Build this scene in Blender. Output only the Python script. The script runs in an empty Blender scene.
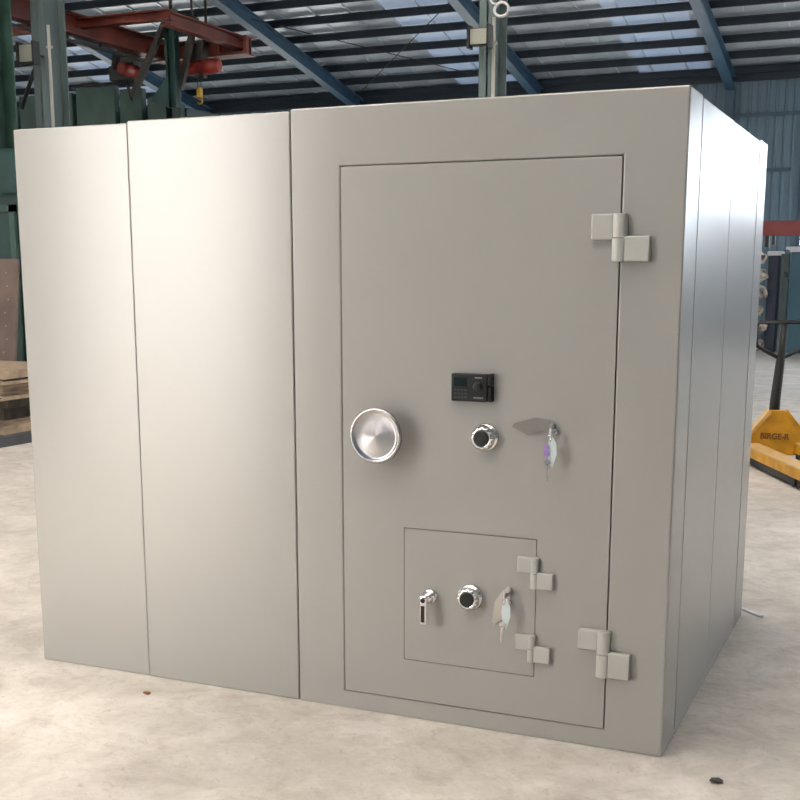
import bpy, bmesh, math, random
from mathutils import Vector, Matrix
random.seed(7)
SC = bpy.context.scene
COL = SC.collection

# ------------------------------------------------------------------ helpers
def nodes(name):
    m = bpy.data.materials.new(name); m.use_nodes = True
    nt = m.node_tree
    return m, nt, nt.nodes['Principled BSDF']

def mat(name, col, rough=.5, metal=0., spec=.5, noise=0., nscale=8., bump=0., bscale=60., coat=0., stretch=None, col2=None):
    m, nt, b = nodes(name)
    b.inputs['Base Color'].default_value = (*col, 1)
    b.inputs['Roughness'].default_value = rough
    b.inputs['Metallic'].default_value = metal
    b.inputs['Specular IOR Level'].default_value = spec
    b.inputs['Coat Weight'].default_value = coat
    b.inputs['Coat Roughness'].default_value = .2
    tc = nt.nodes.new('ShaderNodeTexCoord')
    mp = nt.nodes.new('ShaderNodeMapping')
    nt.links.new(tc.outputs['Object'], mp.inputs['Vector'])
    if stretch: mp.inputs['Scale'].default_value = stretch
    if noise > 0 or col2:
        n = nt.nodes.new('ShaderNodeTexNoise'); n.inputs['Scale'].default_value = nscale; n.inputs['Detail'].default_value = 5
        nt.links.new(mp.outputs['Vector'], n.inputs['Vector'])
        mx = nt.nodes.new('ShaderNodeMix'); mx.data_type = 'RGBA'
        c2 = col2 if col2 else tuple(c * (1 - noise) for c in col)
        mx.inputs['A'].default_value = (*c2, 1); mx.inputs['B'].default_value = (*col, 1)
        rp = nt.nodes.new('ShaderNodeValToRGB'); rp.color_ramp.elements[0].position = .35; rp.color_ramp.elements[1].position = .65
        nt.links.new(n.outputs['Fac'], rp.inputs['Fac'])
        nt.links.new(rp.outputs['Color'], mx.inputs['Factor'])
        nt.links.new(mx.outputs['Result'], b.inputs['Base Color'])
    if bump > 0:
        n2 = nt.nodes.new('ShaderNodeTexNoise'); n2.inputs['Scale'].default_value = bscale; n2.inputs['Detail'].default_value = 3
        nt.links.new(mp.outputs['Vector'], n2.inputs['Vector'])
        bp = nt.nodes.new('ShaderNodeBump'); bp.inputs['Strength'].default_value = bump; bp.inputs['Distance'].default_value = .01
        nt.links.new(n2.outputs['Fac'], bp.inputs['Height'])
        nt.links.new(bp.outputs['Normal'], b.inputs['Normal'])
    return m

class MB:
    """collects shapes into one mesh"""
    def __init__(s): s.bm = bmesh.new(); s.mi = 0
    def _tag(s, faces):
        for f in faces: f.material_index = s.mi
    def box(s, x0, x1, y0, y1, z0, z1, M=None, bev=0.):
        v = [s.bm.verts.new(p) for p in ((x0,y0,z0),(x1,y0,z0),(x1,y1,z0),(x0,y1,z0),(x0,y0,z1),(x1,y0,z1),(x1,y1,z1),(x0,y1,z1))]
        fs = [s.bm.faces.new([v[i] for i in q]) for q in ((3,2,1,0),(4,5,6,7),(0,1,5,4),(1,2,6,5),(2,3,7,6),(3,0,4,7))]
        s._tag(fs)
        if bev > 0:
            es = list({e for f in fs for e in f.edges})
            r = bmesh.ops.bevel(s.bm, geom=es, offset=bev, segments=3, profile=.6, affect='EDGES')
            for f in r['faces']: f.material_index = s.mi
            v = list({q for f in r['faces'] for q in f.verts} | {q for q in v if q.is_valid})
        if M is not None: bmesh.ops.transform(s.bm, matrix=M, verts=[q for q in v if q.is_valid])
        return s
    def tube(s, pts, r, n=10, closed=False, caps=True):
        pts = [Vector(p) for p in pts]; rings = []
        N = len(pts); rr = r if isinstance(r, (list, tuple)) else [r]*N
        for i, p in enumerate(pts):
            if closed: t = pts[(i+1) % N] - pts[i-1]
            else: t = pts[min(i+1, N-1)] - pts[max(i-1, 0)]
            t.normalize()
            up = Vector((0,0,1)) if abs(t.z) < .9 else Vector((0,1,0))
            a = t.cross(up).normalized(); b = t.cross(a).normalized()
            rings.append([s.bm.verts.new(p + (a*math.cos(k*2*math.pi/n) + b*math.sin(k*2*math.pi/n))*rr[i]) for k in range(n)])
        for i in range(N if closed else N-1):
            A, Bq = rings[i], rings[(i+1) % N]
            for k in range(n):
                f = s.bm.faces.new((A[k], A[(k+1)%n], Bq[(k+1)%n], Bq[k])); f.material_index = s.mi; f.smooth = True
        if not closed and caps:
            s._tag([s.bm.faces.new(rings[0]), s.bm.faces.new(rings[-1][::-1])])
        return s
    def lathe(s, prof, c, axis='-Y', n=40, lobes=0, amp=0., lobe_rows=()):
        """profile of (radius, height) turned about an axis leaving c"""
        rings = []
        for j, (r, h) in enumerate(prof):
            ring = []
            for k in range(n):
                a = k*2*math.pi/n; q = r*(1 + (amp*math.cos(lobes*a) if j in lobe_rows else 0))
                u, w = q*math.cos(a), q*math.sin(a)
                if axis == '-Y': p = Vector((u, -h, w))
                elif axis == 'X': p = Vector((h, u, w))
                elif axis == 'Y': p = Vector((u, h, w))
                else: p = Vector((u, w, h))
                ring.append(s.bm.verts.new(Vector(c) + p))
            rings.append(ring)
        for A, Bq in zip(rings, rings[1:]):
            for k in range(n):
                f = s.bm.faces.new((A[k], A[(k+1)%n], Bq[(k+1)%n], Bq[k])); f.material_index = s.mi; f.smooth = True
        s._tag([s.bm.faces.new(rings[0]), s.bm.faces.new(rings[-1][::-1])])
        return s
    def prism(s, poly, d, M=None):
        """polygon of 3-D points pushed along vector d"""
        d = Vector(d)
        a = [s.bm.verts.new(Vector(p)) for p in poly]; b = [s.bm.verts.new(Vector(p)+d) for p in poly]; n = len(a)
        fs = [s.bm.faces.new(a), s.bm.faces.new(b[::-1])] + [s.bm.faces.new((a[i], b[i], b[(i+1)%n], a[(i+1)%n])) for i in range(n)]
        s._tag(fs)
        if M is not None: bmesh.ops.transform(s.bm, matrix=M, verts=a+b)
        return s
    def ring(s, x0, x1, z0, z1, a0, a1, c0, c1, y0, y1):
        """slab in XZ with a rectangular hole a0..a1, c0..c1"""
        o = [(x0,z0),(x1,z0),(x1,z1),(x0,z1)]; i = [(a0,c0),(a1,c0),(a1,c1),(a0,c1)]
        V = {}
        for t, P in (('o',o),('i',i)):
            for k, (x, z) in enumerate(P):
                for yy, y in ((0,y0),(1,y1)): V[t,k,yy] = s.bm.verts.new((x,y,z))
        fs = []
        for k in range(4):
            l = (k+1) % 4
            fs.append(s.bm.faces.new((V['o',k,0],V['o',l,0],V['i',l,0],V['i',k,0])))
            fs.append(s.bm.faces.new((V['o',k,1],V['i',k,1],V['i',l,1],V['o',l,1])))
            fs.append(s.bm.faces.new((V['o',k,0],V['o',k,1],V['o',l,1],V['o',l,0])))
            fs.append(s.bm.faces.new((V['i',k,0],V['i',l,0],V['i',l,1],V['i',k,1])))
        s._tag(fs); return s
    def build(s, name, mats, parent=None, bevel=0., smooth=False):
        bmesh.ops.recalc_face_normals(s.bm, faces=s.bm.faces)
        me = bpy.data.meshes.new(name); s.bm.to_mesh(me); s.bm.free()
        if not isinstance(mats, (list, tuple)): mats = [mats]
        for m in mats: me.materials.append(m)
        o = bpy.data.objects.new(name, me); COL.objects.link(o)
        if parent:
            o.parent = parent
            w = parent
            off = Vector((0,0,0))
            while w: off += w.location; w = w.parent
            o.location = -off + Vector((0,0,0))
        if bevel > 0:
            b = o.modifiers.new('bevel', 'BEVEL'); b.width = bevel; b.segments = 3; b.limit_method = 'ANGLE'; b.angle_limit = math.radians(40)
            wn = o.modifiers.new('wn', 'WEIGHTED_NORMAL'); wn.keep_sharp = True
            for p in me.polygons: p.use_smooth = True
        return o

def tag(o, label=None, cat=None, group=None, kind=None):
    if label: o['label'] = label
    if cat: o['category'] = cat
    if group: o['group'] = group
    if kind: o['kind'] = kind
    return o

def thing(name, loc, label, cat, group=None):
    o = bpy.data.objects.new(name, None); COL.objects.link(o); o.location = loc; o.empty_display_size = .2
    return tag(o, label, cat, group)

# ------------------------------------------------------------------ materials
PAINT = mat('satin_beige_paint', (.335,.319,.302), rough=.24, spec=.8, bump=.012, bscale=260, noise=.02, nscale=1.2)
_b = PAINT.node_tree.nodes['Principled BSDF']; _b.inputs['Anisotropic'].default_value = .65
_c = PAINT.node_tree.nodes.new('ShaderNodeCombineXYZ'); _c.inputs['Z'].default_value = 1.
PAINT.node_tree.links.new(_c.outputs[0], _b.inputs['Tangent'])     # vertical brush marks in the finish
DARKGAP = mat('dark_seam', (.03,.028,.025), rough=.8)
CHROME = mat('polished_chrome', (.82,.80,.80), rough=.12, metal=1)
SATIN = mat('satin_chrome', (.66,.64,.64), rough=.3, metal=1)
BLACKP = mat('black_plastic', (.009,.0105,.011), rough=.5, spec=.3)
BLACKD = mat('black_dial_face', (.008,.009,.008), rough=.35)
GREYK = mat('keypad_grey', (.022,.025,.028), rough=.35)
SCREEN = mat('keypad_screen', (.008,.014,.016), rough=.15)
MARK = mat('pale_print', (.22,.23,.24), rough=.6)
COVER = mat('escutcheon_grey', (.20,.185,.17), rough=.5, metal=.3)
HINGEP = mat('hinge_paint', (.42,.41,.385), rough=.32, spec=.6)
COVER2 = mat('pale_escutcheon', (.46,.42,.38), rough=.45, metal=.2)
PURPLE = mat('purple_tag', (.30,.19,.50), rough=.3)
CLEAR = mat('frosted_plastic', (.62,.70,.72), rough=.15, spec=.8)
GREENP = mat('green_machine_paint', (.045,.10,.08), rough=.5, noise=.4, nscale=2.5)
TEALP = mat('dark_teal_paint', (.015,.06,.055), rough=.5, noise=.5, nscale=2)
COLUMN = mat('column_grey_green', (.11,.155,.155), rough=.55, noise=.2, nscale=1.5)
BLUEP = mat('rafter_blue_paint', (.055,.12,.20), rough=.45, noise=.15, nscale=2)
PURL = mat('purlin_dark_steel', (.022,.034,.05), rough=.6)
REDP = mat('crane_red_paint', (.17,.032,.018), rough=.5, noise=.45, nscale=3)
REDB = mat('red_brown_beam', (.27,.06,.055), rough=.6, noise=.25, nscale=3)
MOTOR = mat('hoist_red', (.32,.03,.02), rough=.4, noise=.3, nscale=6)
DARKM = mat('dark_grease_steel', (.035,.03,.025), rough=.6)
YELLOW = mat('pallet_truck_yellow', (.68,.34,.02), rough=.5, noise=.3, nscale=7)
WORN = mat('worn_yellow_edge', (.62,.42,.22), rough=.6, col2=(.62,.36,.08), nscale=16)
BLK = mat('black_rubber_paint', (.012,.012,.014), rough=.5)
RUSTBRN = mat('worn_brown_lettering', (.2,.075,.02), rough=.7)
WOOD = mat('grey_brown_board', (.30,.21,.14), rough=.8, noise=.5, nscale=5, stretch=(1,1,9))
WOOD2 = mat('pale_card', (.42,.31,.21), rough=.8, noise=.35, nscale=9)
WOOD3 = mat('dark_rotten_board', (.06,.045,.03), rough=.9, noise=.5, nscale=9)
RUSTY = mat('brown_sheet_steel', (.17,.12,.10), rough=.65, noise=.35, nscale=2.5)
PLATE = mat('dark_grey_plate', (.07,.07,.075), rough=.5, noise=.3, nscale=4)
TEALC = mat('teal_cabinet_paint', (.04,.13,.19), rough=.45, noise=.15, nscale=1)
NAVYC = mat('navy_cabinet_paint', (.02,.03,.06), rough=.45)
WHITEC = mat('white_cabinet_top', (.7,.72,.75), rough=.5)
GREYG = mat('grey_green_post', (.12,.19,.19), rough=.5, noise=.3, nscale=4)
SACK = mat('crumpled_sack', (.68,.62,.54), rough=.9, col2=(.10,.07,.06), nscale=7)
CONDUIT = mat('pale_conduit', (.42,.40,.36), rough=.5)
LAMPG = mat('lamp_glass', (.32,.32,.27), rough=.15, spec=.8)
HOOKY = mat('hook_yellow', (.5,.3,.03), rough=.5)

# corrugated sheet materials
SHEETW = mat('wall_sheet_blue_grey', (.15,.235,.30), rough=.5, noise=.12, nscale=.6)
SHEETR = mat('roof_sheet_galvanised', (.62,.68,.76), rough=.3, metal=.15, noise=.25, nscale=.8, stretch=(1.2,.15,1))
FRAMEM = mat('window_frame_blue', (.055,.10,.155), rough=.5)

def spun_mat():
    m, nt, b = nodes('spun_chrome'); b.inputs['Base Color'].default_value = (.46,.44,.45,1); b.inputs['Metallic'].default_value = 1
    b.inputs['Roughness'].default_value = .27; b.inputs['Anisotropic'].default_value = .85
    tg = nt.nodes.new('ShaderNodeTangent'); tg.direction_type = 'RADIAL'; tg.axis = 'Y'
    nt.links.new(tg.outputs[0], b.inputs['Tangent']); return m
SPUN = spun_mat()

def skylight_mat():
    m, nt, b = nodes('translucent_roof_panel')
    b.inputs['Base Color'].default_value = (.45,.55,.68,1); b.inputs['Roughness'].default_value = .35
    t = nt.nodes.new('ShaderNodeBsdfTranslucent'); t.inputs['Color'].default_value = (.48,.52,.58,1)
    a = nt.nodes.new('ShaderNodeMixShader'); a.inputs['Fac'].default_value = .2
    nt.links.new(b.outputs[0], a.inputs[1]); nt.links.new(t.outputs[0], a.inputs[2])
    nt.links.new(a.outputs[0], nt.nodes['Material Output'].inputs['Surface'])
    return m
SKYL = skylight_mat()
def clear_panel():
    m, nt, b = nodes('milky_fill_panel'); nt.nodes.remove(b)
    t = nt.nodes.new('ShaderNodeBsdfTranslucent'); t.inputs['Color'].default_value = (.86,.83,.80,1)
    d = nt.nodes.new('ShaderNodeBsdfDiffuse'); d.inputs['Color'].default_value = (.8,.8,.8,1)
    a = nt.nodes.new('ShaderNodeMixShader'); a.inputs['Fac'].default_value = .65
    nt.links.new(d.outputs[0], a.inputs[1]); nt.links.new(t.outputs[0], a.inputs[2]); nt.links.new(a.outputs[0], nt.nodes['Material Output'].inputs['Surface'])
    return m
MILKY = clear_panel()

def floor_mat():
    m, nt, b = nodes('dusty_concrete')
    tc = nt.nodes.new('ShaderNodeTexCoord')
    def noise(scale, det=6, rough=.6, dist=0.):
        n = nt.nodes.new('ShaderNodeTexNoise'); n.inputs['Scale'].default_value = scale; n.inputs['Detail'].default_value = det
        n.inputs['Roughness'].default_value = rough; n.inputs['Distortion'].default_value = dist
        nt.links.new(tc.outputs['Object'], n.inputs['Vector']); return n
    def ramp(n, p0, p1, c0, c1):
        r = nt.nodes.new('ShaderNodeValToRGB'); e = r.color_ramp.elements
        e[0].position, e[1].position = p0, p1; e[0].color = (*c0,1); e[1].color = (*c1,1)
        nt.links.new(n.outputs['Fac'], r.inputs['Fac']); return r
    def mul(a, b2, f=1.):
        x = nt.nodes.new('ShaderNodeMix'); x.data_type = 'RGBA'; x.blend_type = 'MULTIPLY'; x.inputs['Factor'].default_value = f
        nt.links.new(a, x.inputs['A']); nt.links.new(b2, x.inputs['B']); return x.outputs['Result']
    base = ramp(noise(1.1, 8, .65, .6), .3, .72, (.53,.485,.445), (.74,.69,.635))
    mid = ramp(noise(4., 6, .6, 1.4), .33, .55, (.82,.80,.785), (1,1,1))
    fine = ramp(noise(28, 4, .6, .4), .30, .48, (.93,.92,.91), (1,1,1))
    stain = ramp(noise(2.3, 9, .72, .9), .44, .62, (.80,.795,.76), (1,1,1))
    scuff = ramp(noise(13, 8, .75, 2.2), .36, .44, (.80,.77,.74), (1,1,1))
    out = mul(mul(mul(mul(base.outputs[0], mid.outputs[0]), fine.outputs[0]), stain.outputs[0], .7), scuff.outputs[0], .8)
    nt.links.new(out, b.inputs['Base Color'])
    b.inputs['Roughness'].default_value = .62
    bn = noise(9, 6, .6, .8)
    bp = nt.nodes.new('ShaderNodeBump'); bp.inputs['Strength'].default_value = .3; bp.inputs['Distance'].default_value = .02
    nt.links.new(bn.outputs['Fac'], bp.inputs['Height']); nt.links.new(bp.outputs['Normal'], b.inputs['Normal'])
    return m
FLOORM = floor_mat()
YARD = mat('yard_concrete', (.55,.52,.47), rough=.8, noise=.15, nscale=1)

# ------------------------------------------------------------------ the hall
YB, YF, XL, XR = 26., -6.2, -27., 13.
ZE = 6.36; SL = math.tan(math.radians(11.2)); YRIDGE = 7.
def zroof(y):
    return ZE + SL*(YB - y) if y >= YRIDGE else ZE + SL*(YB - YRIDGE) - SL*(YRIDGE - y)

tag(MB().box(XL, XR, YF, YB, -.2, 0).build('floor', FLOORM), kind='structure')
tag(MB().box(-90, 90, -70, 90, -.5, -.21).build('floor_yard', YARD), kind='structure')

def corr(mb, a0, a1, z0, z1, at, axis, inward, pitch=.21, d=.03):
    """profiled sheet: trapezoid ribs along z"""
    n = max(1, round((a1-a0)/pitch)); p = (a1-a0)/n
    prof = []
    for k in range(n):
        s = a0 + k*p
        prof += [(s, 0), (s+.55*p, 0), (s+.68*p, d), (s+.87*p, d)]
    prof.append((a1, 0))
    def P(s, off, z): return (s, at + inward*off, z) if axis == 'x' else (at + inward*off, s, z)
    lo = [mb.bm.verts.new(P(s, o, z0)) for s, o in prof]; hi = [mb.bm.verts.new(P(s, o, z1(s) if callable(z1) else z1)) for s, o in prof]
    lo2 = [mb.bm.verts.new(P(s, -.05, z0)) for s, o in prof]; hi2 = [mb.bm.verts.new(P(s, -.05, z1(s) if callable(z1) else z1)) for s, o in prof]
    for i in range(len(prof)-1):
        mb._tag([mb.bm.faces.new((lo[i], lo[i+1], hi[i+1], hi[i])), mb.bm.faces.new((lo2[i+1], lo2[i], hi2[i], hi2[i+1])),
                 mb.bm.faces.new((hi[i], hi[i+1], hi2[i+1], hi2[i])), mb.bm.faces.new((lo[i], lo2[i], lo2[i+1], lo[i+1]))])
    mb._tag([mb.bm.faces.new((lo[0], hi[0], hi2[0], lo2[0])), mb.bm.faces.new((lo[-1], lo2[-1], hi2[-1], hi[-1]))])

# back wall with its windows; those behind the vault are unseen, added to brighten the roof (x0, x1, z0, z1)
BWIN = [(-24.5, -19, 2.2, 4.1), (-17.5,-14.2,2.2,4.1), (-13., -9.2, 2.2, 4.1), (-8.,-4.6,2.2,4.1), (-2.15, 1.2, 2.3, 5.2), (2.4, 3.75, 3.2, 5.5), (6.0, 11., 2.3, 5.0)]
mb = MB(); x = XL
for (x0, x1, z0, z1) in BWIN:
    corr(mb, x, x0, 0, ZE, YB, 'x', -1); corr(mb, x0, x1, 0, z0, YB, 'x', -1); corr(mb, x0, x1, z1, ZE, YB, 'x', -1); x = x1
corr(mb, x, XR, 0, ZE, YB, 'x', -1)
tag(mb.build('wall_back', SHEETW), kind='structure')
for i, (x0, x1, z0, z1) in enumerate(BWIN):
    m = MB(); m.ring(x0-.06, x1+.06, z0-.06, z1+.06, x0+.04, x1-.04, z0+.04, z1-.04, YB-.09, YB+.02)
    n = max(1, round((x1-x0)/1.4))
    for k in range(1, n): xx = x0+(x1-x0)*k/n; m.box(xx-.025, xx+.025, YB-.07, YB, z0+.04, z1-.04)
    m.box(x0+.04, x1-.04, YB-.07, YB, (z0+z1)/2-.02, (z0+z1)/2+.02)
    tag(m.build('window_%d' % (i+1), FRAMEM), kind='structure')

# front wall (behind the camera) with the big loading door
FD = [(-7.45, -5.2, 0., 5.6)]
mb = MB(); x = XL
for (x0, x1, z0, z1) in FD:
    corr(mb, x, x0, 0, zroof(YF), YF, 'x', 1); corr(mb, x0, x1, z1, zroof(YF), YF, 'x', 1); x = x1
corr(mb, x, XR, 0, zroof(YF), YF, 'x', 1)
tag(mb.build('wall_front', SHEETW), kind='structure')
# side walls
LW = [(-4.5, 1.5, 0., 4.8)]
mb = MB(); y = YF
for (y0, y1, z0, z1) in LW:
    corr(mb, y, y0, 0, zroof, XL, 'y', 1); corr(mb, y0, y1, z1, zroof, XL, 'y', 1); y = y1
corr(mb, y, YRIDGE, 0, zroof, XL, 'y', 1); corr(mb, YRIDGE, YB, 0, zroof, XL, 'y', 1)
tag(mb.build('wall_left', SHEETW), kind='structure')
RW = [(9,20,2.6,4.6)]
mb = MB(); y = YF
for (y0, y1, z0, z1) in RW:
    if y < YRIDGE < y0: corr(mb, y, YRIDGE, 0, zroof, XR, 'y', -1); y = YRIDGE
    corr(mb, y, y0, 0, zroof, XR, 'y', -1); corr(mb, y0, y1, 0, z0, XR, 'y', -1); corr(mb, y0, y1, z1, zroof, XR, 'y', -1); y = y1
corr(mb, y, YB, 0, zroof, XR, 'y', -1)
tag(mb.build('wall_right', SHEETW), kind='structure')

# roof: sheets with lap seams, translucent strips
strips = [(-20.3,-18.9), (-10.6,-9.0), (-6.0,-4.3), (1.,2.6), (7.,8.6)]
mb = MB()
def roofpiece(x0, x1, ya, yb, t=.03):
    za, zb = zroof(ya), zroof(yb)
    mb.prism([(x0,ya,za),(x1,ya,za),(x1,yb,zb),(x0,yb,zb)], (0,0,t))
fill_strips = [(-9.,-7.5),(-5.8,-3.8),(-2.8,.2),(2.2,2.9)]  # unseen milky panels, added and sized to light floor and vault front from above
for ya, yb, ss, mi_ in ((YRIDGE, YB+.4, strips, 1), (YF-.4, YRIDGE, fill_strips, 2)):
    x = XL-.3
    for (x0, x1) in ss + [(XR+.3, XR+.3)]:
        mb.mi = 0; roofpiece(x, x0, ya, yb)
        if x1 > x0: mb.mi = mi_; roofpiece(x0, x1, ya, yb)
        x = x1
mb.mi = 0
x = XL
while x < XR:
    for ya, yb in ((YRIDGE, YB), (YF, YRIDGE)):
        za, zb = zroof(ya), zroof(yb)
        mb.prism([(x,ya,za),(x+.035,ya,za),(x+.035,yb,zb),(x,yb,zb)], (0,0,-.028))
    x += .82
tag(mb.build('ceiling', [SHEETR, SKYL, MILKY]), kind='structure')

# purlins: dark Z sections across the rafters
ordn = ['first','second','third','fourth','fifth','sixth','seventh','eighth','ninth','tenth','eleventh']
for k in range(10):
    y = 25.75 - .93*k; z = zroof(y)-.03
    m = MB(); m.box(XL+.1, XR-.1, y-.006, y+.006, z-.15, z)
    m.box(XL+.1, XR-.1, y-.08, y, z-.012, z); m.box(XL+.1, XR-.1, y, y+.06, z-.15, z-.142)
    tag(m.build('roof_purlin', PURL), 'long dark steel roof purlin, %s up from the back wall eave' % ordn[k], 'purlin', 'purlins under the roof sheeting')

# rafters: blue I beams falling to the back wall, each on a wall column
RX = [-18.1, -13.45, -8.5, -3.85]
who = ['behind the red crane at far left', 'falling behind the cream wall panel, second from left', 'passing behind the tall grey green column', 'falling to the right end wall above the vault corner']
def rafter(x, label):
    r = thing('steel_rafter', (x, YB, 0), label, 'rafter', 'blue roof rafters')
    m = MB()
    for za, zb in ((-.21, -.185), (-.50, -.475)):
        for ya, yb in ((YRIDGE, YB-.12),):
            a, b = zroof(ya), zroof(yb)
            m.prism([(x-.11,ya,a+za),(x+.11,ya,a+za),(x+.11,yb,b+za),(x-.11,yb,b+za)], (0,0,zb-za))
    a, b = zroof(YRIDGE), zroof(YB-.12)
    m.prism([(x-.008,YRIDGE,a-.49),(x+.008,YRIDGE,a-.49),(x+.008,YB-.12,b-.49),(x-.008,YB-.12,b-.49)], (0,0,.29))
    m.build('beam', BLUEP, r)
    c = MB(); c.box(x-.11, x+.11, YB-.35, YB-.33, 0, ZE-.5); c.box(x-.11, x+.11, YB-.13, YB-.11, 0, ZE-.5); c.box(x-.008, x+.008, YB-.35, YB-.11, 0, ZE-.5)
    c.build('wall_post', FRAMEM, r)
    return r
for x, w in zip(RX, who): rafter(x, 'blue painted steel rafter ' + w)

# eave beam, girts on the back wall
tag(MB().box(XL+.1, XR-.1, YB-.12, YB-.035, ZE-.28, ZE-.04).build('trim_1', PURL), kind='structure')
for i, z in enumerate((5.32, 4.06)):
    m = MB()
    if z < 5: segs = [(XL, -24.8), (-18.7,-17.8), (-13.9,-13.3), (-8.9,-8.3), (-4.3,-2.4)]; 
    else: segs = [(XL, 2.7)]
    for a, b in segs: m.box(a+.05, b, YB-.10, YB-.035, z-.04, z+.04)
    tag(m.build('trim_%d' % (i+2), FRAMEM), kind='structure')

# roof bracing rods
def rod(a, b, label):
    m = MB(); m.tube([a, b], .010, 6); tag(m.build('bracing_rod', DARKM), label, 'bracing rod', 'crossed roof bracing rods')
for (xa, xb) in ((-13.4,-8.66),):
    rod((xa, 25.4, zroof(25.4)-.32), (xb, 20.2, zroof(20.2)-.32), 'thin dark bracing rod rising to the right between two blue rafters')
    rod((xb, 25.4, zroof(25.4)-.32), (xa, 20.2, zroof(20.2)-.32), 'thin dark bracing rod rising to the left between two blue rafters')

# ------------------------------------------------------------------ columns with conduit and floodlights
def hcol(name, xc, yc, w, d, h, label, m_=COLUMN, cx=None, ctop=4.5):
    r = thing(name, (xc, yc, 0), label, 'column', None)
    m = MB(); m.box(xc-w/2, xc+w/2, yc-d/2, yc-d/2+.02, 0, h); m.box(xc-w/2, xc+w/2, yc+d/2-.02, yc+d/2, 0, h); m.box(xc-.01, xc+.01, yc-d/2, yc+d/2, 0, h)
    m.box(xc-.2, xc+.2, yc-d/2-.05, yc+d/2+.05, 0, .03)
    m.build('shaft', m_, r)
    if cx is not None:
        c = MB(); c.tube([(cx, yc-d/2-.03, .3), (cx, yc-d/2-.03, ctop)], .022, 8)
        for z in (1.5, 3., ctop-.3): c.box(cx-.04, cx+.04, yc-d/2-.045, yc-d/2, z, z+.03)
        c.build('conduit', CONDUIT, r)
    return r
hcol('steel_column', -4.18, 10., .20, .42, zroof(10.)-.3, 'tall pale grey green steel column standing behind the vault door section', cx=-4.09, ctop=4.6)
hcol('steel_column', -10.67, 10., .23, .45, zroof(10.)-.3, 'tall grey green steel column behind the left white panel with a pale conduit', cx=-10.47, ctop=5.0)
g = hcol('green_column', -10.74, 8.9, .42, .4, zroof(8.9)-.3, 'dark green steel column at the left edge of the photo', m_=GREENP)

def floodlight(x, y, z, w, h, label, arm):
    r = thing('floodlight', (x, y, z), label, 'floodlight', 'floodlights on the columns')
    m = MB(); m.box(x-w/2, x+w/2, y, y+.12, z-h/2, z+h/2, bev=.012)
    for s in (-1, 1): m.box(x+s*(w/2+.012)-.015, x+s*(w/2+.012)+.015, y-.03, y+.10, z-h/2-.03, z+h/2+.03)
    m.build('housing', BLK, r)
    MB().box(x-w/2+.012, x+w/2-.012, y-.012, y+.003, z-h/2+.012, z+h/2-.012).build('lens', LAMPG, r)
    a = MB(); a.tube(arm, .02, 6); a.build('bracket', BLK, r)
floodlight(-4.18, 9.50, 4.35, .22, .19, 'small square floodlight with black sides on the column behind the vault', [(-4.18,9.6,4.35),(-4.16,9.79,4.35)])
floodlight(-10.62, 9.45, 4.60, .24, .24, 'small floodlight on a bracket beside the left column', [(-10.62,9.55,4.6),(-10.6,9.77,4.6)])
m = MB(); m.tube([(-11.05,9.8,3.95),(-10.78,9.8,4.45)], .03, 6)
tag(m.build('brace_strut', BLK), 'short black diagonal strut rising to the left column', 'strut')

# shackle and chain hanging beside the column
r = thing('chain_shackle', (-3.93, 9.55, 4.9), 'steel shackle on a short chain hanging beside the column top', 'shackle')
m = MB(); m.tube([(-3.93+.085*math.cos(a), 9.55, 4.63+.075*math.sin(a)) for a in [i*math.pi/10 for i in range(20)]], .018, 6, closed=True); m.build('shackle', SATIN, r)
m = MB(); m.tube([(-4.0+.06*math.cos(a), 9.56, 4.74+.045*math.sin(a)) for a in [i*math.pi/8 for i in range(16)]], .014, 6, closed=True)
m.build('ring', SATIN, r)
m = MB()
for j in range(16):
    z = 4.80+.10*j
    for xo in (-.10, .03):
        M = [( -3.93+xo+(.028*math.cos(a) if j%2 else 0), 9.55+(0 if j%2 else .028*math.cos(a)), z+.06*math.sin(a)) for a in [i*math.pi/5 for i in range(10)]]
        m.tube(M, .010, 5, closed=True)
m.tube([(-3.98,9.55,6.3),(-3.98,9.55,zroof(9.55)-.02)], .012, 5)
m.build('chain', SATIN, r)

# ------------------------------------------------------------------ overhead crane frame, top left
r = thing('bridge_crane', (-10.5, 12.3, 5.4), 'red overhead crane frame of steel girders high at top left', 'crane')
z = 5.4
def gird(m, x0, x1, y0, y1, z0, z1):
    m.box(x0, x1, y0, y1, z0, z0+.02); m.box(x0, x1, y0, y1, z1-.02, z1)
    if abs(x1-x0) < abs(y1-y0): xc = (x0+x1)/2; m.box(xc-.01, xc+.01, y0, y1, z0, z1)
    else: yc = (y0+y1)/2; m.box(x0, x1, yc-.01, yc+.01, z0, z1)
m = MB(); gird(m, -11.42, -11.2, 9.2, 14.9, 5.2, 5.5); m.build('girder', REDP, r)
m = MB(); gird(m, -9.86, -9.68, 11.5, 13.7, 5.25, 5.45); m.build('girder', REDP, r)
m = MB(); gird(m, -13.0, -9.68, 11.42, 11.58, 5.32, 5.46); m.build('cross_beam', REDP, r)
m = MB(); gird(m, -11.42, -9.62, 13.55, 13.85, 5.16, 5.44); m.box(-10.15,-9.6,13.5,13.56,5.16,5.20); m.box(-10.15,-9.6,13.5,13.56,5.40,5.44); m.box(-10.17,-10.1,13.48,13.56,5.16,5.44); m.box(-9.64,-9.58,13.48,13.56,5.16,5.44); m.build('end_carriage', REDP, r)
m = MB()
for y_ in (10.4, 11.2, 12.0, 12.8): m.tube([(-11.31,y_,5.2),(-11.31,y_,5.12)], .03, 6)
m.box(-11.34,-11.28,9.6,13.2,5.09,5.13); m.build('cable_track', DARKM, r)
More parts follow.
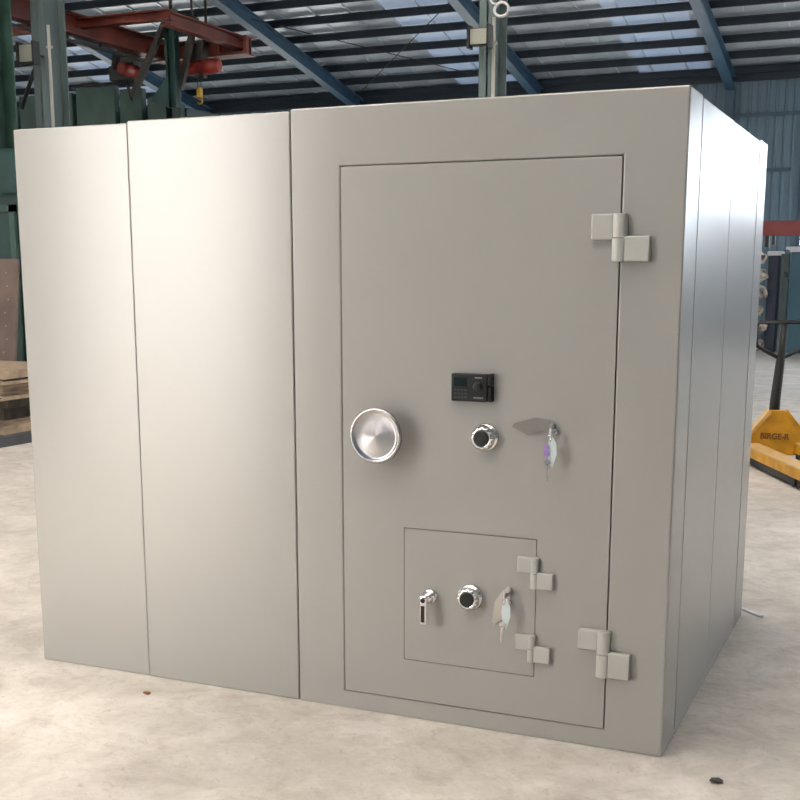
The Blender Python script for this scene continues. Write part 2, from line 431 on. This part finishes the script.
for x_, y_, z_ in ((-12.9,11.5,5.46),(-9.77,12.6,5.45),(-11.31,14.6,5.5),(-11.31,9.5,5.5)):
    MB().tube([(x_,y_,z_),(x_,y_,zroof(y_)-.03)], .022, 8).build('hanger_rod', DARKM, r)

def hoist(x, y, z, L, rad, label, hook, axis='X'):
    r = thing('chain_hoist', (x, y, z), label, 'hoist', 'hoists under the red crane')
    m = MB()
    pr = [(rad*.7,-L/2),(rad*.95,-L/2+.02),(rad,-L/2+.06),(rad,-L*.12),(rad*.85,-L*.11),(rad*.85,L*.08),(rad,L*.09),(rad,L/2-.08),(rad*.88,L/2-.07),(rad*.88,L/2-.01),(rad*.6,L/2)]
    m.lathe(pr, (x,y,z), axis=axis, n=20); m.build('motor', MOTOR, r)
    m = MB(); m.box(x-.12,x+.12,y-.1,y+.1,z+rad*.7,z+rad+.22)
    for s in (-1,1): m.lathe([(.07,-.02),(.07,.02)], (x+s*.1,y-.12,z+rad+.2), axis='Y', n=14)
    m.build('trolley', DARKM, r)
    if hook:
        m = MB(); m.tube([(x+.03,y,z-rad),(x+.03,y,z-rad-.22)], .008, 5); m.tube([(x-.03,y,z-rad),(x-.03,y,z-rad-.22)], .008, 5); m.box(x-.05,x+.12,y-.05,y+.05,z-rad-.06,z-rad+.02); m.build('chain', DARKM, r)
        m = MB(); m.box(x-.04,x+.04,y-.04,y+.04,z-rad-.36,z-rad-.2, bev=.015)
        m.tube([(x,y,z-rad-.36)]+[(x+.045*math.sin(a),y,z-rad-.41+.045*math.cos(a)) for a in [.3+i*.45 for i in range(10)]], .014, 6)
        m.build('hook_block', HOOKY, r)
    return r
hoist(-10.43, 13.4, 4.99, .78, .12, 'bright red electric chain hoist with a yellow hook block', True)
h2 = hoist(-11.62, 13.2, 4.98, .55, .105, 'dark greasy hoist motor hanging under the red girder at left', False, axis='Y')
m = MB(); m.box(-12.15,-11.68,13.3,13.6,4.86,5.10,bev=.03); m.tube([(-12.1,13.4,5.0),(-11.9,13.2,5.25),(-11.6,13.2,5.3),(-11.36,13.1,5.35)], .07, 8)
m.tube([(-11.72,13.2,4.80),(-11.62,13.2,4.52)], .03, 6); m.build('gearbox', DARKM, h2)

# green jib post hung with braces
r = thing('jib_post', (-10.67, 13, 0), 'dark green hanging post with a triangular gusset and two brown braces', 'crane post')
m = MB(); m.box(-10.76,-10.72,12.93,13.07,4.32,5.82); m.box(-10.62,-10.58,12.93,13.07,4.32,5.82); m.box(-10.76,-10.58,12.99,13.01,4.32,5.82); m.build('post', TEALP, r)
MB().prism([(-11.12,13.0,4.45),(-10.76,13.0,4.85),(-10.76,13.0,4.34),(-10.95,13.0,4.38)], (0,.03,0)).build('gusset', TEALP, r)
m = MB(); m.box(-.045,.045,-.04,.04,0,1.33, M=Matrix.Translation((-11.40,12.9,4.52)) @ Matrix.Rotation(math.radians(32),4,'Y')); m.build('brace', DARKM, r)
m = MB(); m.box(-.045,.045,-.04,.04,0,1.12, M=Matrix.Translation((-10.60,13.1,4.62)) @ Matrix.Rotation(math.radians(17),4,'Y')); m.build('brace', DARKM, r)
m = MB(); m.tube([(-10.67,13,5.8),(-10.67,13,zroof(13)-.03)], .03, 8); m.build('hanger_rod', DARKM, r)

# ------------------------------------------------------------------ tall green enclosure behind, left
r = thing('green_enclosure', (-13.2, 15, 0), 'tall green panelled machine enclosure rising behind the left white panels', 'machine')
MB().box(-17.0,-11.25,14.25,16.4,0,4.50).build('body', TEALP, r)
for x0, x1, zt in ((-16.9,-14.85,4.70),(-14.80,-13.55,4.86),(-13.52,-12.62,4.94),(-12.58,-12.05,4.86),(-12.0,-11.55,4.70),(-11.5,-11.25,4.55)):
    MB().box(x0+.03,x1-.03,14.12,14.26,.1,zt, bev=.012).build('panel', GREENP, r)
m = MB()
for x_ in (-13.45,-13.2): m.box(x_-.08,x_+.08,14.3,14.5,4.5,5.04,bev=.02)
m.tube([(-13.7,14.3,4.98),(-13.2,14.3,5.02),(-12.95,14.3,4.93)], .03, 6); m.build('motor_cover', DARKM, r)

# dark teal press machine low at the left edge
r = thing('teal_press', (-9.6, 7.6, 0), 'dark teal machine body behind the brown sheet at the left edge', 'machine')
MB().box(-11.2,-9.27,7.6,8.5,0,2.62,bev=.03).build('body', TEALP, r)
MB().box(-11.1,-9.5,7.9,8.4,2.62,3.2,bev=.05).build('top_housing', TEALP, r)
m = MB(); m.box(-9.42,-9.34,7.55,7.6,.2,2.5); m.box(-10.9,-9.34,7.55,7.6,2.42,2.5); m.build('rib', GREENP, r)

# brown sheet steel leaning, punched with holes
r = thing('brown_steel_sheet', (-9.0, 6.9, 0), 'brown sheet of steel standing on edge behind the board stack, with small punched marks', 'steel sheet')
m = MB(); m.prism([(-10.3,6.75,.0),(-8.84,6.75,.0),(-8.84,7.0,1.86),(-10.3,7.0,1.86)], (0,.03,0)); m.build('sheet', RUSTY, r)
for k in range(9):
    z_ = .5+.15*k; MB().lathe([(.010,0),(.010,.004)], (-8.96-.02*(k%3), 6.745+z_*.1344-.002, z_), n=10).build('punch_mark', MARK, r)

# board stack on a steel plate
tag(MB().prism([(-9.6,5.9,0),(-7.56,5.02,0),(-7.5,6.5,0),(-9.6,6.6,0)], (0,0,.10)).build('steel_plate', PLATE), 'dark grey steel plate lying on the floor under the board stack', 'steel plate')
def slab(x0, x1, y0, y1, z0, z1, ma, label, yaw=0., nm='board', jag=.02):
    m = MB(); n = 14; fr = []
    for i in range(n+1): fr.append((x0+(x1-x0)*i/n, y0+random.uniform(-jag, jag)))
    sd = [(x1+random.uniform(-jag,jag), y0+(y1-y0)*j/6) for j in range(1,6)]
    poly = fr + sd + [(x1,y1),(x0,y1)]
    cx, cy = (x0+x1)/2, (y0+y1)/2
    m.prism([(p[0],p[1],z0) for p in poly], (0,0,z1-z0), M=Matrix.Translation((cx,cy,0)) @ Matrix.Rotation(yaw,4,'Z') @ Matrix.Translation((-cx,-cy,0)))
    o = m.build(nm, ma); return tag(o, label, 'board', 'boards stacked at the left edge')
slab(-9.6,-7.66,5.30,6.5,0.100,0.178, WOOD2, 'pale worn board lowest in the stack at the left edge')
slab(-9.6,-7.70,5.26,6.4,0.178,0.231, WOOD, 'ragged brown board second from the bottom of the stack')
slab(-9.6,-7.74,5.40,6.4,0.231,0.361, WOOD3, 'thick black rotten board in the middle of the stack')
slab(-9.6,-7.66,5.34,6.4,0.361,0.448, WOOD3, 'dark brown board under the pale board in the stack')
slab(-9.6,-7.62,5.24,6.4,0.448,0.483, WOOD2, 'thin pale board jutting out of the upper stack')
slab(-9.6,-7.68,5.32,6.4,0.483,0.605, WOOD, 'grey brown board below the top boards of the stack')
slab(-9.6,-7.62,5.26,6.4,0.605,0.639, WOOD2, 'thin tan board second from the top of the stack')
slab(-9.6,-7.66,5.30,6.4,0.644,0.661, WOOD3, 'very thin dark board near the top of the stack')
slab(-9.6,-7.60,5.24,6.4,0.661,0.744, WOOD2, 'light brown top board of the stack at the left edge')

# ------------------------------------------------------------------ right background
r = thing('steel_gantry_beam', (-1., 20, 0), 'red brown horizontal steel beam in front of the far wall at right', 'beam')
m = MB(); gird(m, -3.6, 3.2, 19.9, 20.1, 2.39, 2.66); m.box(-3.6,3.2,19.92,19.95,2.41,2.64); m.build('beam', REDB, r)
for x_ in (-3.45, 3.05): MB().box(x_-.08,x_+.08,19.92,20.08,0,2.39).build('post', REDB, r)
m = MB(); m.box(-2.17,-2.10,19.95,20.05,2.18,2.39); m.box(-2.04,-1.99,19.95,20.05,2.22,2.39); m.build('stub', DARKM, r)

r = thing('machine_cabinet', (-1.0, 23.4, 0), 'large teal steel cabinet with a white top at the right edge', 'cabinet')
MB().box(-1.98,.4,23.0,24.2,0,2.13,bev=.02).build('body', TEALC, r)
MB().box(-2.02,.44,22.95,24.25,2.13,2.19).build('top', WHITEC, r)
MB().box(-2.14,.30,23.3,24.25,2.19,2.25).build('top_sheet', WHITEC, r)
m = MB()
for x_ in (-1.2,-.4): m.box(x_-.008,x_+.008,22.985,23.01,.15,2.0)
m.build('door_seam', DARKGAP, r)
r = thing('machine_cabinet', (-2.45, 23.4, 0), 'narrow dark navy cabinet with a white top beside the crumpled bales', 'cabinet')
MB().box(-2.46,-2.24,23.05,23.7,.0,2.06,bev=.02).build('body', NAVYC, r)
MB().box(-2.48,-2.20,22.98,23.75,2.06,2.15,bev=.02).build('top', WHITEC, r)
m = MB(); m.box(-2.20,-2.04,23.15,23.35,0,2.1); m.box(-2.18,-2.14,23.1,23.15,0,2.0)
m.tube([(-2.10,23.12,1.60),(-2.10,23.12,1.72)], .03, 8)
tag(m.build('machine_post', GREYG), 'grey green upright post between the navy and the teal cabinets', 'post')
lab = ['lowest','second','third','fourth','fifth','sixth']
for k in range(6):
    m = MB(); bmesh.ops.create_icosphere(m.bm, subdivisions=3, radius=1.)
    sx, sy, sz = .25+.03*random.random(), .3, .165
    for v in m.bm.verts:
        n_ = 1 + .16*math.sin(7*v.co.x+3*k)*math.cos(6*v.co.z+k) + .06*random.uniform(-1,1)
        v.co = Vector((-2.68+.05*math.sin(2.3*k)+v.co.x*sx*n_, 22.75+v.co.y*sy, max(.0, .185+.365*k+v.co.z*sz*n_)))
    tag(m.build('scrap_bale', SACK), 'crumpled whitish scrap bale beside the navy cabinet, %s from the floor' % lab[k], 'bale', 'pile of scrap bales')

# ------------------------------------------------------------------ pallet truck
PT = Matrix.Translation((-.425, 7.24, 0)) @ Matrix.Rotation(math.radians(25.5), 4, 'Z')   # local x sideways, -y along the forks
def pm(x, y, z): return tuple(PT @ Vector((x, y, z)))
r = thing('pallet_truck', (-.425, 7.24, 0), 'yellow hand pallet truck with a black handle behind the vault corner', 'pallet truck')
m = MB(); m.prism([(-.33,0,.06),(.33,0,.06),(.31,0,.22),(.085,0,.455),(.06,0,.475),(-.06,0,.475),(-.085,0,.455),(-.31,0,.22)], (0,.05,0), M=PT)
m.build('cowl', YELLOW, r, bevel=.008)
m = MB()
m.prism([(-.325,-.035,.20),(-.295,-.035,.20),(-.07,-.035,.455),(-.09,-.035,.48)], (0,.085,0), M=PT); m.build('cowl_rim', WORN, r)
m = MB(); m.prism([(.325,-.0,.20),(.295,-.0,.20),(.07,-.0,.455),(.09,-.0,.48)], (0,.055,0), M=PT); m.build('cowl_rim', YELLOW, r)
for s in (-1, 1):
    xc = s*.245
    m = MB()
    m.prism([(xc-.08,-1.55,.165),(xc+.08,-1.55,.165),(xc+.08,.0,.165),(xc-.08,.0,.165)], (0,0,.012), M=PT)
    m.mi = 1
    for q in (-.08,.072): m.prism([(xc+q,-1.5,.085),(xc+q+.008,-1.5,.085),(xc+q+.008,0,.085),(xc+q,0,.085)], (0,0,.08), M=PT)
    m.build('fork', [WORN, YELLOW], r)
    m = MB(); m.prism([(xc-.065,-1.35,.02),(xc+.065,-1.35,.02),(xc+.065,-.02,.02),(xc-.065,-.02,.02)], (0,0,.075), M=PT)
    for yy in (-1.38,-1.28):
        a = pm(xc-.05,yy,.04); b = pm(xc+.05,yy,.04); m.tube([a,b], .04, 14)
    m.build('roller_linkage', BLK, r)
m = MB(); m.tube([pm(-.05,.22,.09), pm(.05,.22,.09)], .09, 20); m.tube([pm(0,.2,.15), pm(0,.2,.42)], .06, 12); m.build('steering_wheel', BLK, r)
m = MB(); m.prism([(-.09,.04,.10),(.09,.04,.10),(.09,.04,.30),(-.09,.04,.30)], (0,.14,0), M=PT); m.build('pump_block', YELLOW, r)
m = MB(); m.tube([pm(.02,.17,.30), pm(.02,.15,.55), pm(.035,.12,.90), pm(.04,.11,1.0), pm(.045,.10,1.26)], [.05,.047,.04,.036,.03], 12); m.build('handle_pole', BLK, r)
m = MB(); L = [pm(.035,.12,.93), pm(-.19,.10,1.05), pm(-.21,.09,1.09), pm(-.21,.08,1.23), pm(-.185,.08,1.265), pm(.26,.08,1.265), pm(.29,.08,1.23), pm(.29,.09,1.09), pm(.27,.10,1.05)]
m.tube(L, .018, 8, closed=True); m.build('handle_loop', BLK, r)
def text(body, size, M, ma, name, parent, ext=.0015, bold=0.):
    cu = bpy.data.curves.new(name, 'FONT'); cu.body = body; cu.size = size; cu.extrude = ext; cu.align_x = 'CENTER'; cu.align_y = 'CENTER'; cu.offset = bold
    t = bpy.data.objects.new('tmp', cu); COL.objects.link(t)
    bpy.context.view_layer.update()
    me = bpy.data.meshes.new_from_object(t.evaluated_get(bpy.context.evaluated_depsgraph_get())); me.transform(M)
    bpy.data.objects.remove(t); me.name = name; me.materials.clear(); me.materials.append(ma)
    o = bpy.data.objects.new(name, me); COL.objects.link(o); o.parent = parent; o.location = -parent.location
    return o
text('BIRGE-R', .075, PT @ Matrix.Translation((-.02,-.003,.235)) @ Matrix.Rotation(math.radians(3),4,'Y') @ Matrix.Rotation(math.pi/2,4,'X'), RUSTBRN, 'lettering', r, bold=.0025)

# ------------------------------------------------------------------ THE VAULT
V = thing('steel_vault', (-1.38, 1.0, 0), 'large beige steel modular vault with a hinged door, standing on the concrete floor', 'vault')
Hh = 2.300; D = 1.985
def panel(x0,x1,y0,y1,z0,z1,name='wall_panel',bev=.006):
    return MB().box(x0,x1,y0,y1,z0,z1).build(name, PAINT, V, bevel=bev)
panel(-2.771,-2.2012, .008,.10, 0,2.286)                 # left front panel
panel(-2.2000,-1.4705, .004,.10, 0,2.293)                # centre front panel
m = MB().ring(-1.4655, 0., 0, Hh, -1.2618,-.2122,.0725,2.0895, 0., .236); m.ring(-1.27,-.205,.066,2.096, -1.225,-.249,.110,2.052, .0205,.119); m.build('door_surround', PAINT, V, bevel=.007)
MB().box(-2.69,-.11,.13,1.90,.02,2.24).build('gap_backing', DARKGAP, V)  # dark box added behind the panels so their gaps look shaded
# right side: corner strip, two panels, back strip
panel(-.10,.0006, .2405,.945, 0,2.292,bev=.003)
panel(-.10,.0012, .9485,1.728, 0,2.290,bev=.003)
panel(-.10, .003, 1.7315,D, 0,2.298,bev=.003)
# back, left side and roof panels
for a, b in ((-2.771,-2.2012),(-2.2000,-1.4705),(-1.4655,-.1025)): panel(a,b,D-.08,D,0,2.29)
for a, b in ((.1025,.945),(.9485,D-.082)): panel(-2.771,-2.70,a,b,0,2.285)
for a, b in ((-2.698,-2.2012),(-2.2000,-1.4705),(-1.4655,-.102)): panel(a,b,.238 if a > -1.5 else .122,D-.082,2.245,2.28,'roof_panel')

# door slab with the small emergency door opening
ex0,ex1,ez0,ez1 = -1.003,-.482,.238,.755
m = MB().ring(-1.259,-.215,.0757,2.086, ex0-.0018,ex1+.0018,ez0-.0018,ez1+.0018, -.001,.018); m.box(-1.221,-.253,.114,2.048,.0165,.11)
door = m.build('door', PAINT, V, bevel=.003)
m = MB().box(ex0,ex1,-.001,.0155,ez0,ez1); hatch = m.build('emergency_door', PAINT, V, bevel=.0015)

def hinge(x0, x1, x2, x3, zt, zb, zs, zl, zr, k=1.):
    """leaves x0..x1 and x2..x3, knuckle x1..x2; zt top, zb bottom, zs split, zl left leaf bottom, zr right leaf top"""
    h = MB().box(x0,x1+.006,-.027*k,-.0012,zl,zt, bev=.0065*k); 
    h.box(x2-.006,x3,-.027*k,-.0012,zb,zr, bev=.0065*k)
    hh = h.build('hinge', HINGEP, V)
    xc = (x1+x2)/2; rr = (x2-x1)/2
    for a, b in ((zs+.0008,zt),(zb,zs-.0008)):
        q = MB()
        poly = [(xc-rr,-.0012,a),(xc-rr,-.016*k,a)] + [(xc-rr*math.cos(t),-.016*k-rr*.75*math.sin(t),a) for t in [math.pi*i/12 for i in range(1,12)]] + [(xc+rr,-.016*k,a),(xc+rr,-.0012,a)]
        q.prism(poly, (0,0,b-a)); o = q.build('knuckle', HINGEP, hh, bevel=.0025*k)
        o.location = -V.location
        o.location = Vector((0,0,0))
    return hh
hinge(-.309,-.237,-.188,-.108, 1.900,1.742,1.820,1.815,1.826)
hinge(-.313,-.245,-.196,-.122, .449,.277,.362,.373,.373)
hinge(-.549,-.500,-.469,-.413, .692,.576,.633,.633,.637,.7)
hinge(-.552,-.505,-.475,-.419, .398,.297,.348,.340,.358,.7)

# big round handle
hx, hz = -1.088, 1.112
m = MB(); m.lathe([(.045,.001),(.045,.012),(.028,.016),(.026,.05),(.095,.058),(.1035,.066),(.1045,.074),(.101,.081),(.094,.082),(.088,.076),(.080,.075),(.05,.077),(.004,.079)], (0,0,0), n=64)
o = m.build('door_handle', SPUN, door); o.location = Vector((hx,0,hz))

def dial(x, z, k, parent):
    m = MB()
    m.lathe([(.052*k,.001),(.052*k,.008),(.047*k,.014),(.040*k,.018),(.040*k,.022),(.041*k,.026),(.041*k,.040),(.036*k,.046),(.030*k,.047),(.029*k,.0455)], (x,0,z), n=72, lobes=12, amp=.09, lobe_rows=(5,6))
    m.mi = 1; m.lathe([(.0285*k,.0445),(.0285*k,.0495),(.026*k,.0505)], (x,0,z), n=40)
    return m.build('combination_dial', [CHROME, BLACKD], parent)
dial(-.683, 1.120, 1.0, door)
dial(-.732, .515, .95, hatch)

# keypad
kx0,kx1,kz0,kz1 = -.806,-.652,1.250,1.349
m = MB()
m.box(kx0,kx1-.014,-.034,-.0015,kz0,kz1,bev=.006); m.box(kx1-.013,kx1,-.030,-.0015,kz0,kz1-.045,bev=.003); m.box(kx1-.013,kx1,-.036,-.0015,kz0+.06,kz1+.002,bev=.003)
m.mi = 1; m.box(kx0+.012,kx0+.060,-.0352,-.033,kz0+.055,kz1-.014); m.mi = 3; m.lathe([(.017,.033),(.017,.037),(.013,.040),(.010,.0405)], (kx0+.102,0,kz0+.055), n=28)
m.mi = 2
for i in range(4):
    for j in range(3): m.box(kx0+.012+.013*i,kx0+.021+.013*i,-.0358,-.033,kz0+.010+.013*j,kz0+.018+.013*j)
m.mi = 4
for i in range(5): m.box(kx0+.092+.0055*i,kx0+.096+.0055*i,-.0352,-.033,kz0+.084,kz0+.089)
for i in range(6): m.box(kx0+.088+.0062*i,kx0+.0925+.0062*i,-.0352,-.033,kz0+.012,kz0+.017)
m.build('keypad', [BLACKP, SCREEN, GREYK, BLACKD, MARK], door)

# emergency door lever
lx, lz = -.902, .492
m = MB(); m.lathe([(.030,.001),(.030,.008),(.026,.014),(.016,.020),(.015,.045)], (lx+.006,0,lz+.008), n=32)
m.box(lx-.014,lx+.014,-.062,-.044,lz-.092,lz+.022,bev=.008)
m.mi = 1; m.box(lx-.0075,lx+.0075,-.0635,-.060,lz-.080,lz-.016); m.lathe([(.009,.060),(.009,.0635)], (lx,0,lz+.004), n=18)
m.build('lever_handle', [CHROME, BLACKD], hatch)

# keyholes with swung cover plates
def leaf(px, pz, ang, L, w, parent, ma, y=-.010):
    pts = [(0,-.010),(0.012,-.018),(L*.42,-w*.55),(L*.95,-.012),(L,0),(L*.62,w*.55),(.012,.014),(0,.008)]
    c, s = math.cos(ang), math.sin(ang)
    m = MB(); m.prism([(px+a*c-b*s, y, pz+a*s+b*c) for a, b in pts], (0,.0025,0))
    m.lathe([(.011,.0012),(.011,.016),(.006,.018)], (px,0,pz), n=20)
    return m.build('keyhole_cover', ma, parent)
leaf(-.430, 1.172, math.radians(183), .150, .056, door, COVER)
leaf(-.583, .560, math.radians(249), .150, .055, hatch, COVER2)
m = MB(); m.lathe([(.013,.0015),(.013,.012),(.009,.014)], (-.424,0,1.155), n=24); m.build('lock_cylinder', CHROME, door)
m = MB(); m.lathe([(.013,.0015),(.013,.012),(.009,.014)], (-.583,0,.515), n=24); m.build('lock_cylinder', CHROME, hatch)

def keys(x, z, label, tagcol):
    r = thing('key_bunch', (x, -.02, z), label, 'keys')
    m = MB(); m.box(x-.003,x+.003,-.030,-.0145,z-.006,z+.006); m.prism([(x-.003,-.030,z-.004),(x-.003,-.055,z-.016),(x-.003,-.062,z),(x-.003,-.055,z+.016),(x-.003,-.030,z+.006)], (.006,0,0)); m.build('inserted_key', SATIN, r)
    m = MB(); m.tube([(x+.012*math.sin(a)*.3, -.058+.003*math.sin(a), z-.014+.016*math.cos(a)) for a in [i*math.pi/8 for i in range(16)]], .0013, 5, closed=True); m.build('ring', CHROME, r)
    m = MB(); m.prism([(x+.004,-.050,z-.01),(x+.020,-.048,z-.035),(x+.022,-.046,z-.075),(x+.006,-.046,z-.125),(x-.006,-.048,z-.110),(x-.012,-.050,z-.06),(x-.006,-.051,z-.02)], (0,.002,0)); m.build('plastic_sleeve', CLEAR, r)
    if tagcol:
        m = MB(); m.lathe([(.010,0),(.010,.004)], (x-.014,-.052,z-.052), n=20); m.lathe([(.011,0),(.011,.004)], (x-.013,-.052,z-.074), n=20); m.build('tag', PURPLE, r)
    m = MB()
    m.lathe([(.010,0),(.010,.0025)], (x-.008,-.053,z-.105), n=16)
    m.prism([(x-.012,-.053,z-.112),(x-.005,-.053,z-.112),(x-.007,-.053,z-.178),(x-.013,-.053,z-.170)], (0,-.0025,0)); m.build('hanging_key', CHROME, r)
    m = MB(); m.prism([(x-.004,-.050,z-.10),(x+.002,-.050,z-.10),(x-.008,-.050,z-.160),(x-.013,-.050,z-.158)], (0,-.002,0)); m.mi=0; m.build('hanging_key', SATIN, r)
keys(-.424, 1.155, 'bunch of keys with a purple tag hanging from the main door lock', True)
keys(-.583, .545, 'bunch of keys in clear plastic hanging from the small lower door lock', False)

# floor debris
def bit(x, y, s, ma, label, nm='pebble'):
    m = MB(); bmesh.ops.create_icosphere(m.bm, subdivisions=2, radius=1.)
    for v in m.bm.verts:
        n_ = 1+random.uniform(-.15,.15); v.co = Vector((x+v.co.x*s*n_*1.3, y+v.co.y*s*n_*.8, max(0, s*.35+v.co.z*s*.5*n_)))
    tag(m.build(nm, ma), label, 'pebble')
bit(.215,-.14,.020, DARKM, 'small dark pebble on the floor in front of the vault right corner')
bit(-2.078,-.187,.014, RUSTBRN, 'small brown chip on the bright floor in front of the centre panel')
m = MB(); m.tube([(.005,1.99,.03),(.05,2.0,.012),(.11,1.96,.010)], .008, 6)
tag(m.build('plastic_strip', WHITEC), 'short pale strip lying at the back foot of the vault side', 'strip')

# ------------------------------------------------------------------ light
W = bpy.data.worlds.new('sky'); SC.world = W; W.use_nodes = True
nt = W.node_tree; bg = nt.nodes['Background']
tc = nt.nodes.new('ShaderNodeTexCoord'); sp = nt.nodes.new('ShaderNodeSeparateXYZ'); rp = nt.nodes.new('ShaderNodeValToRGB')
nt.links.new(tc.outputs['Generated'], sp.inputs[0]); nt.links.new(sp.outputs['Z'], rp.inputs['Fac']); nt.links.new(rp.outputs['Color'], bg.inputs['Color'])
nt.links.new(sp.outputs['Y'], rp.inputs['Fac'])
# the sky is warm on the sun's side of the hall and blue opposite it
ma_ = nt.nodes.new('ShaderNodeMath'); ma_.operation = 'MULTIPLY_ADD'; ma_.inputs[1].default_value = .5; ma_.inputs[2].default_value = .5
nt.links.new(sp.outputs['Y'], ma_.inputs[0]); nt.links.new(ma_.outputs[0], rp.inputs['Fac'])
rp.color_ramp.elements[0].color = (1.,.955,.90,1); rp.color_ramp.elements[1].color = (.84,.92,1,1)
rp.color_ramp.elements[0].position = .35; rp.color_ramp.elements[1].position = .8
bg.inputs['Strength'].default_value = 14.
s = bpy.data.lights.new('sun', 'SUN'); s.energy = 13; s.angle = math.radians(12); s.color = (1,.93,.80)
so = bpy.data.objects.new('sun', s); COL.objects.link(so)
so.rotation_euler = Vector((.52,.92,-1.0)).to_track_quat('-Z','Y').to_euler()

def portal(loc, rot, sx, sy):
    l = bpy.data.lights.new('portal', 'AREA'); l.shape = 'RECTANGLE'; l.size = sx; l.size_y = sy; l.cycles.is_portal = True
    o = bpy.data.objects.new('portal', l); COL.objects.link(o); o.location = loc; o.rotation_euler = rot
H_ = math.pi/2
for (x0,x1,z0,z1) in BWIN: portal(((x0+x1)/2, YB+.06, (z0+z1)/2), (-H_,0,0), x1-x0, z1-z0)
for (x0,x1,z0,z1) in FD: portal(((x0+x1)/2, YF-.06, (z0+z1)/2), (H_,0,0), x1-x0, z1-z0)
for (y0,y1,z0,z1) in LW: portal((XL-.06, (y0+y1)/2, (z0+z1)/2), (H_,0,-H_), y1-y0, z1-z0)
for (y0,y1,z0,z1) in RW: portal((XR+.06, (y0+y1)/2, (z0+z1)/2), (H_,0,H_), y1-y0, z1-z0)

# ------------------------------------------------------------------ camera
cd = bpy.data.cameras.new('camera'); cam = bpy.data.objects.new('camera', cd); COL.objects.link(cam); SC.camera = cam
cd.sensor_width = 36; cd.sensor_fit = 'HORIZONTAL'; cd.lens = 1196.537/800*36; cd.shift_x = 0; cd.shift_y = (504.092-400)/800
cd.clip_end = 300
R = Matrix(((0.9168115, -0.0759012, 0.3920404),(0.3993203, 0.1742669, -0.9000968),(-0.0000013, 0.9817688, 0.1900788)))
M = R.to_4x4(); M.translation = Vector((0.75316, -4.07497, 1.70656)); cam.matrix_world = M
vs = SC.view_settings; vs.view_transform = 'Standard'; vs.look = 'None'; vs.gamma = 1; vs.use_curve_mapping = False
vs.exposure = -0.13
